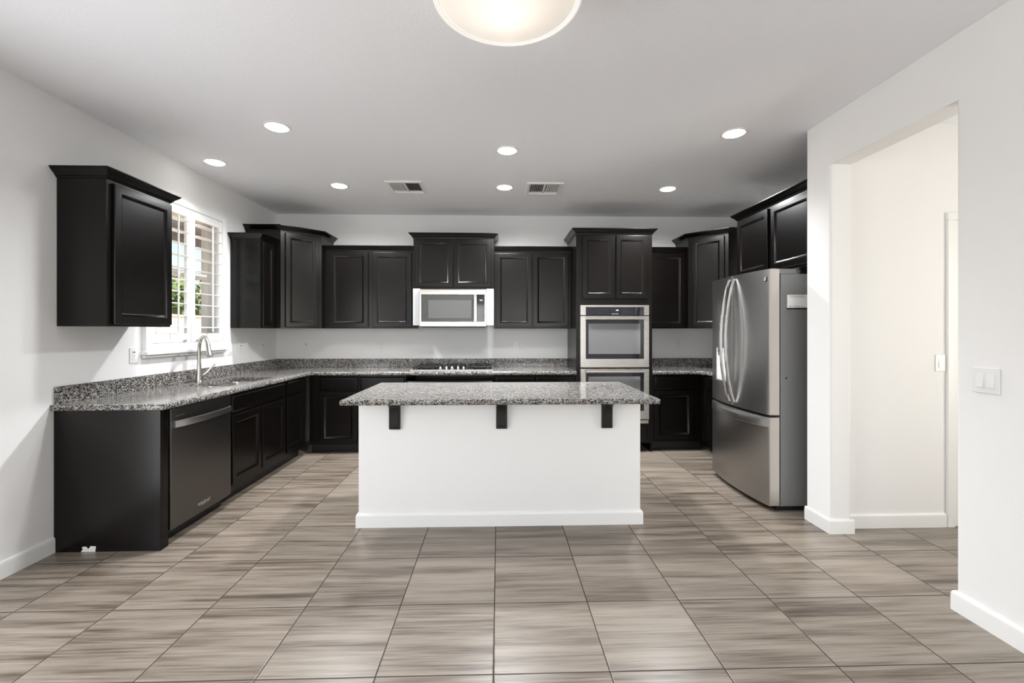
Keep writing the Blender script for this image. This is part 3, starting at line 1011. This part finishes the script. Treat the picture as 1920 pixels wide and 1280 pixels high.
o = make('filler_panel', MB().box(MX1 + 0.001, -0.053, 5.255, 5.275, 1.418, 1.8445), 'filler')
tag(o, 'white filler panel on the right of the microwave', 'panel', fg)

# ------------------------------------------------------------------ double oven
ov = thing('double_wall_oven', 'stainless double wall oven built into the dark tower', 'oven', (1.295, 5.2, 0.32))
OX0, OX1, OY = 0.911, 1.681, 4.975
make('case', MB().box(TX0 + 0.055, TX1 - 0.055, 5.022, YB - 0.03, 0.325, 1.640), 'black', ov)
cp_ = make('control_panel', MB().box(OX0, OX1, OY, 4.999, 1.528, 1.642, 0.003), 'steel', ov)
cg = MB().box(0.970, 1.622, OY - 0.002, OY - 0.0003, 1.529, 1.620, 0.0005, 1)
make('touch_panel', cg, 'blackglass', cp_)
make('display', MB().box(1.252, 1.346, OY - 0.0032, OY - 0.0022, 1.536, 1.612), 'dark', cp_)
for (a, z, w_) in ((1.308, 1.578, 0.008), (1.319, 1.578, 0.008), (1.330, 1.578, 0.008)):
    make('digit', MB().box(a, a + w_ * 0.7, OY - 0.0040, OY - 0.0034, z, z + 0.012), 'led', cp_)
for k in range(6):
    make('indicator', MB().box(1.262 + k * 0.013, 1.268 + k * 0.013, OY - 0.0040, OY - 0.0034, 1.541, 1.545), 'led', cp_)
bt = MB()
for r in range(4):
    for q in range(10):
        bt.box(1.372 + q * 0.0165, 1.378 + q * 0.0165, OY - 0.0032, OY - 0.0022, 1.540 + r * 0.0165, 1.5435 + r * 0.0165)
make('key_markings', bt, 'slot', cp_)
for r in (0, 2):
    bt = MB()
    for q in range(5):
        bt.box(1.110 + q * 0.022, 1.120 + q * 0.022, OY - 0.0032, OY - 0.0022, 1.548 + r * 0.018, 1.551 + r * 0.018)
    make('key_markings', bt, 'slot', cp_)


def oven_door(zb, zt):
    d_ = make('oven_door', MB().box(OX0, OX1, OY, 4.999, zb, zt, 0.003), 'steel', ov)
    g0, g1 = zb + 0.095, zt - 0.040
    make('glass', MB().box(0.970, 1.622, OY - 0.002, OY - 0.0003, g0, g1 - 0.0, 0.0006, 1), 'blackglass', d_)
    make('window', MB().box(1.000, 1.580, OY - 0.0032, OY - 0.0022, g0 + 0.055, g1 - 0.045, 0.0004, 1), 'greyglass', d_)
    h = MB()
    h.loft([[(x, OY - o, z) for o, z in ((0.028, zt - 0.044), (0.044, zt - 0.041), (0.048, zt - 0.027), (0.044, zt - 0.012), (0.028, zt - 0.009))] for x in (0.968, 1.624)])
    for x in (0.985, 1.607):
        h.box(x - 0.012, x + 0.012, OY - 0.030, OY - 0.0005, zt - 0.038, zt - 0.014)
    make('handle', h, 'steel', d_)


oven_door(0.948, 1.520)
oven_door(0.368, 0.932)
make('bottom_trim', MB().box(OX0 + 0.004, OX1 - 0.006, OY + 0.003, 4.999, 0.322, 0.358, 0.002), 'steel', ov)

# ------------------------------------------------------------------ refrigerator
fr_ = thing('refrigerator', 'stainless french-door refrigerator with curved front at the right', 'refrigerator', (2.45, 3.77, 0))
FY0, FY1, FXB = 3.322, 4.222, 2.115
yc_, hw = (FY0 + FY1) / 2, (FY1 - FY0) / 2


def fxf(y):
    return 2.030 - 0.042 * (1 - ((y - yc_) / hw) ** 2)


def fdoor(ya, yb, za, zb, name, parent, recess=None):
    n = 14
    ys = [ya + (yb - ya) * i / n for i in range(n + 1)]
    front = [(fxf(y), y) for y in ys]
    # soften the two vertical edges
    front[0] = (front[0][0] + 0.004, ya)
    front[-1] = (front[-1][0] + 0.004, yb)
    front.insert(1, (fxf(ya) + 0.0005, ya + 0.005))
    front.insert(-1, (fxf(yb) + 0.0005, yb - 0.005))
    poly = front + [(FXB - 0.006, yb), (FXB - 0.006, ya)]
    mb = MB().prism(poly, za, zb)
    o = make(name, mb, 'fsteel', parent)
    return o


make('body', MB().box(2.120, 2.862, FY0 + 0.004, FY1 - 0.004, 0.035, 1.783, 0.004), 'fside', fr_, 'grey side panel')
make('base_grille', MB().box(2.10, 2.84, FY0 + 0.02, FY1 - 0.02, 0.0, 0.034), 'black', fr_)
fdL = fdoor(yc_ + 0.004, FY1, 0.722, 1.820, 'door', fr_)
fdR = fdoor(FY0, yc_ - 0.004, 0.722, 1.820, 'door', fr_)
fdr = fdoor(FY0, FY1, 0.040, 0.704, 'freezer_drawer', fr_)
# door side strips with beige reflection put into their colour, hinge cover, gap
for (za, zb, pr) in ((0.724, 1.818, fdR), (0.042, 0.702, fdr)):
    make('edge_reflection', MB().box(2.036, 2.108, FY0 - 0.0025, FY0 - 0.0003, za, zb), 'fedge', pr, 'metal door edge with a beige reflection in its colour')
make('hinge_cover', MB().box(2.075, 2.245, FY0 + 0.006, FY0 + 0.075, 1.7835, 1.822, 0.004).box(2.060, 2.10, FY0 + 0.015, FY0 + 0.05, 1.8205, 1.826, 0.002, 1), 'fside', fr_)


def vhandle(y, sgn, parent):
    pts, N = [], 18
    rings = []
    for i in range(N + 1):
        t = i / N
        z = 0.760 + t * 1.03
        o = 0.012 + 0.072 * math.sin(math.pi * t) ** 0.75
        yy = y + sgn * 0.0
        x = fxf(yy) - o
        rings.append([(x, yy - 0.012, z), (x - 0.009, yy - 0.006, z), (x - 0.009, yy + 0.006, z), (x, yy + 0.012, z), (x + 0.010, yy + 0.010, z), (x + 0.010, yy - 0.010, z)])
    mb = MB().loft(rings)
    for z in (0.764, 1.784):
        mb.box(fxf(y) - 0.016, fxf(y) + 0.002, y - 0.011, y + 0.011, z - 0.011, z + 0.011, 0.003, 1)
    make('handle', mb, 'chrome', parent, 'arched vertical handle')


vhandle(yc_ + 0.040, 1, fdL)
vhandle(yc_ - 0.040, -1, fdR)
hb = MB()
rings = []
for i in range(25):
    t = i / 24
    y = FY0 + 0.006 + t * (hw * 2 - 0.012)
    e_ = min(1, t * 12, (1 - t) * 12)
    o = 0.002 + 0.030 * math.sin(math.pi * t) ** 0.5
    x = fxf(y)
    rings.append([(x + 0.002, y, 0.702), (x - o * 0.5, y, 0.700), (x - o, y, 0.676), (x - o, y, 0.632), (x - o + 0.008, y, 0.626), (x + 0.002, y, 0.672)])
hb.loft(rings)
make('drawer_handle', hb, 'fsteel', fdr)
# water and ice dispenser on the far door
da, db, dz0, dz1 = 3.865, 4.095, 0.905, 1.285
dp = MB()
nseg = 6
ysd = [da + (db - da) * i / nseg for i in range(nseg + 1)]
for (zz0, zz1) in ((dz0, dz0 + 0.014), (1.205, dz1)):
    dp.prism([(fxf(y) - 0.0045, y) for y in ysd] + [(fxf(y) - 0.0005, y) for y in reversed(ysd)], zz0, zz1)
for (ya, yb) in ((da, da + 0.012), (db - 0.012, db)):
    dp.prism([(fxf(ya) - 0.0045, ya), (fxf(yb) - 0.0045, yb), (fxf(yb) - 0.0005, yb), (fxf(ya) - 0.0005, ya)], dz0 + 0.014, 1.205)
dps = make('dispenser', dp, 'fsteel', fdL)
cav = MB().prism([(fxf(y) - 0.0018, y) for y in ysd[0:]] + [(fxf(y) - 0.0006, y) for y in reversed(ysd)], dz0 + 0.0142, 1.2048)
make('cavity', cav, 'plastic', dps, 'white dispenser recess')
make('nozzle', MB().box(fxf(3.98) - 0.020, fxf(3.98) - 0.003, 3.945, 4.015, 1.165, 1.204, 0.006).lathe([(0.018, 0.0), (0.013, -0.03), (0.0, -0.03)], (fxf(3.98) - 0.012, 3.98, 1.165), 14), 'chrome', dps)
make('spill_tray', MB().prism([(fxf(y) - 0.020, y) for y in ysd] + [(fxf(y) - 0.002, y) for y in reversed(ysd)], dz0 + 0.002, dz0 + 0.012), 'steel', dps)
# square maker emblem with slanted bars
eb = MB()
ye = FY0 + 0.034
eb.prism([(fxf(ye - 0.016) - 0.0022, ye - 0.016), (fxf(ye + 0.016) - 0.0022, ye + 0.016), (fxf(ye + 0.016) - 0.0003, ye + 0.016), (fxf(ye - 0.016) - 0.0003, ye - 0.016)], 1.728, 1.764)
em = make('emblem', eb, 'black', fdR, 'small square emblem')
bars = MB()
for k in range(3):
    z = 1.733 + k * 0.0105
    xo = fxf(ye) - 0.0045
    bars.loft([[(x_, ye + 0.013, z), (x_, ye - 0.013, z + 0.006), (x_, ye - 0.013, z + 0.011), (x_, ye + 0.013, z + 0.005)] for x_ in (xo, xo + 0.001)])
make('emblem_bars', bars, 'plastic', em)
make('bumper', MB().lathe([(0.007, 0.0), (0.006, -0.003), (0.0, -0.003)], (2.164, FY0 + 0.0038, 0.999), 12, 'y'), 'black', fr_)
pn = MB()
n = 10
px = [2.168 + 0.215 * i / n for i in range(n + 1)]
wav = [0.0015 + 0.0025 * (1 + math.sin(i * 0.9)) for i in range(n + 1)]
rings = [[(x, FY0 + 0.003 - w_, 1.527 + 0.004 * i / n), (x, FY0 + 0.0024 - w_, 1.527 + 0.004 * i / n), (x, FY0 + 0.0024 - w_, 1.625 + 0.003 * i / n), (x, FY0 + 0.003 - w_, 1.625 + 0.003 * i / n)] for i, (x, w_) in enumerate(zip(px, wav))]
pn.loft(rings)
pt = thing('paper_note', 'white printed sheet stuck on the side of the refrigerator', 'paper', (2.27, FY0, 1.52))
make('sheet', pn, 'paper', pt)
ln = MB()
for (a, b, z, hh) in ((2.180, 2.30, 1.614, 0.003), (2.185, 2.33, 1.606, 0.0015), (2.200, 2.26, 1.541, 0.002), (2.215, 2.30, 1.538, 0.0015), (2.185, 2.195, 1.536, 0.008)):
    ln.box(a, b, FY0 - 0.0048, FY0 - 0.0044, z, z + hh)
make('print', ln, 'ink', pt)
st = MB()
for i in range(n):
    st.box(px[i], px[i] + 0.0145, FY0 + 0.0015 - wav[i], FY0 + 0.0034, 1.516 + 0.0006 * (i % 3), 1.5262 + 0.004 * i / n)
make('lower_strip', st, 'black', pt, 'dark strip below the sheet')

# ------------------------------------------------------------------ shutters on the kitchen window
sh = thing('plantation_shutter', 'white plantation shutters with open louvres on the window over the sink', 'shutter', (XL, 4.03, 1.2))
f = MB()
fy0, fy1, fz0, fz1 = 3.520, 4.540, 1.200, 2.470
for (a, b, c_, d) in ((fy0, fy0 + 0.062, fz0, fz1), (fy1 - 0.062, fy1, fz0, fz1), (fy0 + 0.062, fy1 - 0.062, fz0, fz0 + 0.055), (fy0 + 0.062, fy1 - 0.062, fz1 - 0.055, fz1)):
    f.box(XL + 0.0005, XL + 0.036, a, b, c_, d, 0.005)
f.box(XL + 0.0005, XL + 0.055, fy0 - 0.012, fy1 + 0.012, fz0 - 0.032, fz0 - 0.0005, 0.008)
f.box(XL + 0.0005, XL + 0.030, fy0, fy1, fz0 - 0.055, fz0 - 0.033, 0.006)
make('frame', f, 'shutter', sh)
for (a, b) in ((3.584, 4.027), (4.033, 4.476)):
    p = MB()
    xs0, xs1 = XL + 0.004, XL + 0.032
    s = 0.050
    for (q, r, c_, d) in ((a, a + s, 1.257, 2.413), (b - s, b, 1.257, 2.413), (a + s, b - s, 1.257, 1.335), (a + s, b - s, 2.343, 2.413)):
        p.box(xs0, xs1, q, r, c_, d, 0.004)
    pnl = make('shutter_panel', p, 'shutter', sh)
    L = MB()
    for k in range(10):
        z = 1.385 + k * 0.1015
        prof = [(0.056 * math.cos(t), 0.0055 * math.sin(t)) for t in [2 * math.pi * i / 14 for i in range(14)]]
        tilt = math.radians(-4)
        rings = [[(XL + 0.016 + o * math.cos(tilt), y, z + h_ + o * math.sin(tilt)) for o, h_ in prof] for y in (a + s + 0.002, b - s - 0.002)]
        L.loft(rings)
    make('louvres', L, 'shutter', pnl)
    make('tilt_rod', MB().box(XL + 0.074, XL + 0.084, (a + b) / 2 - 0.006, (a + b) / 2 + 0.006, 1.345, 2.315, 0.002, 1), 'shutter', pnl)
    kn = MB()
    kn.box(xs1 + 0.0003, xs1 + 0.012, (b - 0.10 if a < 4 else a + 0.06), (b - 0.06 if a < 4 else a + 0.10), 1.272, 1.277, 0.001, 1)
    make('catch', kn, 'steel', pnl)


# ------------------------------------------------------------------ outlets and switches
def outlet(label, loc, rot, kind):
    t = thing('wall_outlet' if kind != 'switch' else 'light_switch', label, 'outlet' if kind != 'switch' else 'switch', loc, rot,
              'wall outlets above the counters' if kind != 'switch' else 'light switches')
    make('plate', MB(local=True).box(-0.036, 0.036, -0.006, -0.0004, -0.058, 0.058, 0.003), 'plastic', t)
    if kind == 'duplex':
        for z in (-0.022, 0.022):
            r = make('receptacle', MB(local=True).box(-0.016, 0.016, -0.0075, -0.0062, z - 0.015, z + 0.015, 0.0006, 1), 'plastic', t)
            s = MB(local=True)
            s.box(-0.008, -0.0055, -0.0081, -0.0076, z - 0.002, z + 0.008)
            s.box(0.0055, 0.008, -0.0081, -0.0076, z - 0.002, z + 0.008)
            s.box(-0.002, 0.002, -0.0081, -0.0076, z - 0.011, z - 0.007)
            make('slots', s, 'slot', r)
    elif kind == 'gfci':
        r = make('receptacle', MB(local=True).box(-0.0165, 0.0165, -0.0078, -0.0062, -0.033, 0.033, 0.0006, 1), 'plastic', t)
        s = MB(local=True)
        s.box(-0.010, 0.010, -0.0086, -0.0079, 0.020, 0.028)
        s.box(-0.008, 0.008, -0.0086, -0.0079, -0.005, -0.003)
        make('buttons', s, 'slot', r)
    else:
        rocker(t, 0.0)
    return t


def rocker(t, x):
    make('rocker', MB(local=True).loft([[(x - 0.0155, -0.0062, -0.032), (x + 0.0155, -0.0062, -0.032), (x + 0.0155, -0.0062, 0.032), (x - 0.0155, -0.0062, 0.032)],
                                        [(x - 0.0155, -0.0120, -0.031), (x + 0.0155, -0.0120, -0.031), (x + 0.0155, -0.0068, 0.031), (x - 0.0155, -0.0068, 0.031)]]), 'plastic', t)


outlet('white outlet on the left wall, left of the shuttered window', (XL, 3.442, 1.172), R90, 'gfci')
outlet('white rocker switch on the left wall just right of the shuttered window', (XL, 4.648, 1.170), R90, 'switch')
outlet('white outlet on the left wall under the narrow wall cabinet', (XL, 4.828, 1.174), R90, 'gfci')
outlet('white outlet on the left wall nearest the back corner', (XL, 5.268, 1.170), R90, 'gfci')
outlet('white outlet on the back wall under the diagonal left corner cabinet', (-2.361, YB, 1.168), 0, 'gfci')
outlet('white outlet on the back wall left of the cooktop', (-1.447, YB, 1.164), 0, 'duplex')
outlet('white outlet on the back wall between cooktop and oven tower', (0.224, YB, 1.166), 0, 'duplex')
outlet('white outlet on the back wall right of the oven tower', (2.274, YB, 1.18), 0, 'duplex')
outlet('white single rocker switch on the hallway wall through the opening', (3.057, 3.03, 1.133), 0, 'switch')
ds = thing('light_switch', 'white double rocker switch plate on the near right wall', 'switch', (XR, 1.983, 1.129), -R90, 'light switches')
make('plate', MB(local=True).box(-0.0585, 0.0585, -0.006, -0.0004, -0.058, 0.058, 0.003), 'plastic', ds)
rocker(ds, -0.023)
rocker(ds, 0.023)


# ------------------------------------------------------------------ ceiling lights and vents
def downlight(x, y, label, cone=168, blend=0.8, power=2.5):
    t = thing('recessed_light', label, 'light', (x, y, CEIL), 0, 'recessed ceiling lights')
    make('trim_ring', MB().lathe([(0.072, -0.0005), (0.074, -0.004), (0.084, -0.006), (0.092, -0.004), (0.094, -0.0005)], (x, y, CEIL), 32), 'trim', t)
    d = bpy.data.lights.new('lamp', 'SPOT')
    d.energy = SPOT * power
    d.spot_size = math.radians(cone)
    d.spot_blend = blend
    d.shadow_soft_size = 0.10
    d.color = (0.97, 0.985, 1.0)
    lo = bpy.data.objects.new('lamp', d)
    lo.location = (0, 0, -0.025)
    lo.parent = t
    COL.objects.link(lo)
    make('lens', MB().lathe([(0.071, -0.0006), (0.069, -0.006), (0.060, -0.011), (0.040, -0.015), (0.0, -0.017)], (x, y, CEIL), 32), 'lens', t)


downlight(-1.560, 3.223, 'round recessed ceiling light at the front left, over the sink aisle', 145, 1.0, 0.95)
downlight(-2.412, 3.912, 'round recessed ceiling light closest to the shuttered window', 115, 1.0, 0.28)
downlight(-1.573, 4.508, 'round recessed ceiling light at back left, left of both vents', power=1.4)
downlight(0.070, 3.587, 'round recessed ceiling light above the island', 138, 1.0, 1.15)
downlight(0.062, 4.508, 'round recessed ceiling light between the two ceiling vents', power=2.0)
downlight(1.712, 3.225, 'round recessed ceiling light at the front right, near the opening', 105, 1.0, 0.35)
downlight(1.713, 4.508, 'round recessed ceiling light at back right, near the oven tower', power=1.5)


def vent(cx, cy, label):
    t = thing('ceiling_vent', label, 'vent', (cx, cy, CEIL), 0, 'ceiling vents')
    w, d = 0.180, 0.190
    f = MB()
    zt, zb = CEIL - 0.0005, CEIL - 0.012
    for (a, b, c_, e_) in ((-w, w, -d, -d + 0.035), (-w, w, d - 0.035, d), (-w, -w + 0.035, -d + 0.035, d - 0.035), (w - 0.035, w, -d + 0.035, d - 0.035)):
        f.box(cx + a, cx + b, cy + c_, cy + e_, zb, zt, 0.003, 1)
    f.box(cx - 0.011, cx + 0.011, cy - d + 0.035, cy + d - 0.035, zb, zt - 0.003)
    f.box(cx - w + 0.035, cx + w - 0.035, cy + 0.085, cy + 0.094, zb, zt - 0.003)
    make('frame', f, 'trim', t)
    make('backing', MB().box(cx - w + 0.03, cx + w - 0.03, cy - d + 0.03, cy + d - 0.03, zt - 0.0012, zt - 0.0002), 'dark', t)
    L = MB()
    for s in (-1, 1):
        for k in range(7):
            x = cx + s * (0.027 + k * 0.0185)
            L.loft([[(x - 0.004 * s, y, zt - 0.002), (x - 0.003 * s, y, zt - 0.002), (x + 0.006 * s, y, zb - 0.004), (x + 0.005 * s, y, zb - 0.004)] for y in (cy - d + 0.036, cy + 0.084)])
    for k in range(3):
        y = cy + 0.105 + k * 0.018
        L.loft([[(x, y, zt - 0.002), (x, y + 0.001, zt - 0.002), (x, y + 0.012, zb - 0.003), (x, y + 0.011, zb - 0.003)] for x in (cx - w + 0.036, cx + w - 0.036)])
    make('louvres', L, 'trim', t)


vent(-0.915, 4.535, 'square white ceiling vent left of the centre lights')
vent(0.457, 4.535, 'square white ceiling vent right of the centre lights')

# glass bowl ceiling fixture at the top of the frame
dl = thing('bowl_ceiling_light', 'large frosted glass bowl ceiling light at the top edge', 'light', (0.034, 1.69, CEIL))
dx_, dy_, dz_ = 0.034, 1.69, 2.60
make('glass_bowl', MB().lathe([(0.262, 0.004), (0.250, -0.006), (0.20, -0.030), (0.14, -0.050), (0.08, -0.062), (0.02, -0.066), (0.0, -0.066)], (dx_, dy_, dz_), 64, cap0=False), 'dome', dl)
make('rim', MB().lathe([(0.258, 0.010), (0.258, -0.002), (0.264, -0.005), (0.268, -0.001), (0.272, -0.005), (0.280, -0.003), (0.282, 0.004), (0.278, 0.010)], (dx_, dy_, dz_), 64, cap0=False, cap1=False), 'rim', dl)
make('bulb', MB().lathe([(0.0, -0.045), (0.022, -0.04), (0.032, -0.02), (0.032, 0.0), (0.02, 0.02), (0.0, 0.025)], (dx_, dy_, dz_ + 0.06), 20), 'bulb', dl)
make('canopy', MB().lathe([(0.0, 0.189), (0.07, 0.189), (0.07, 0.175), (0.03, 0.160), (0.012, 0.155), (0.012, 0.03), (0.0, 0.03)], (dx_, dy_, dz_), 24), 'nickel', dl)
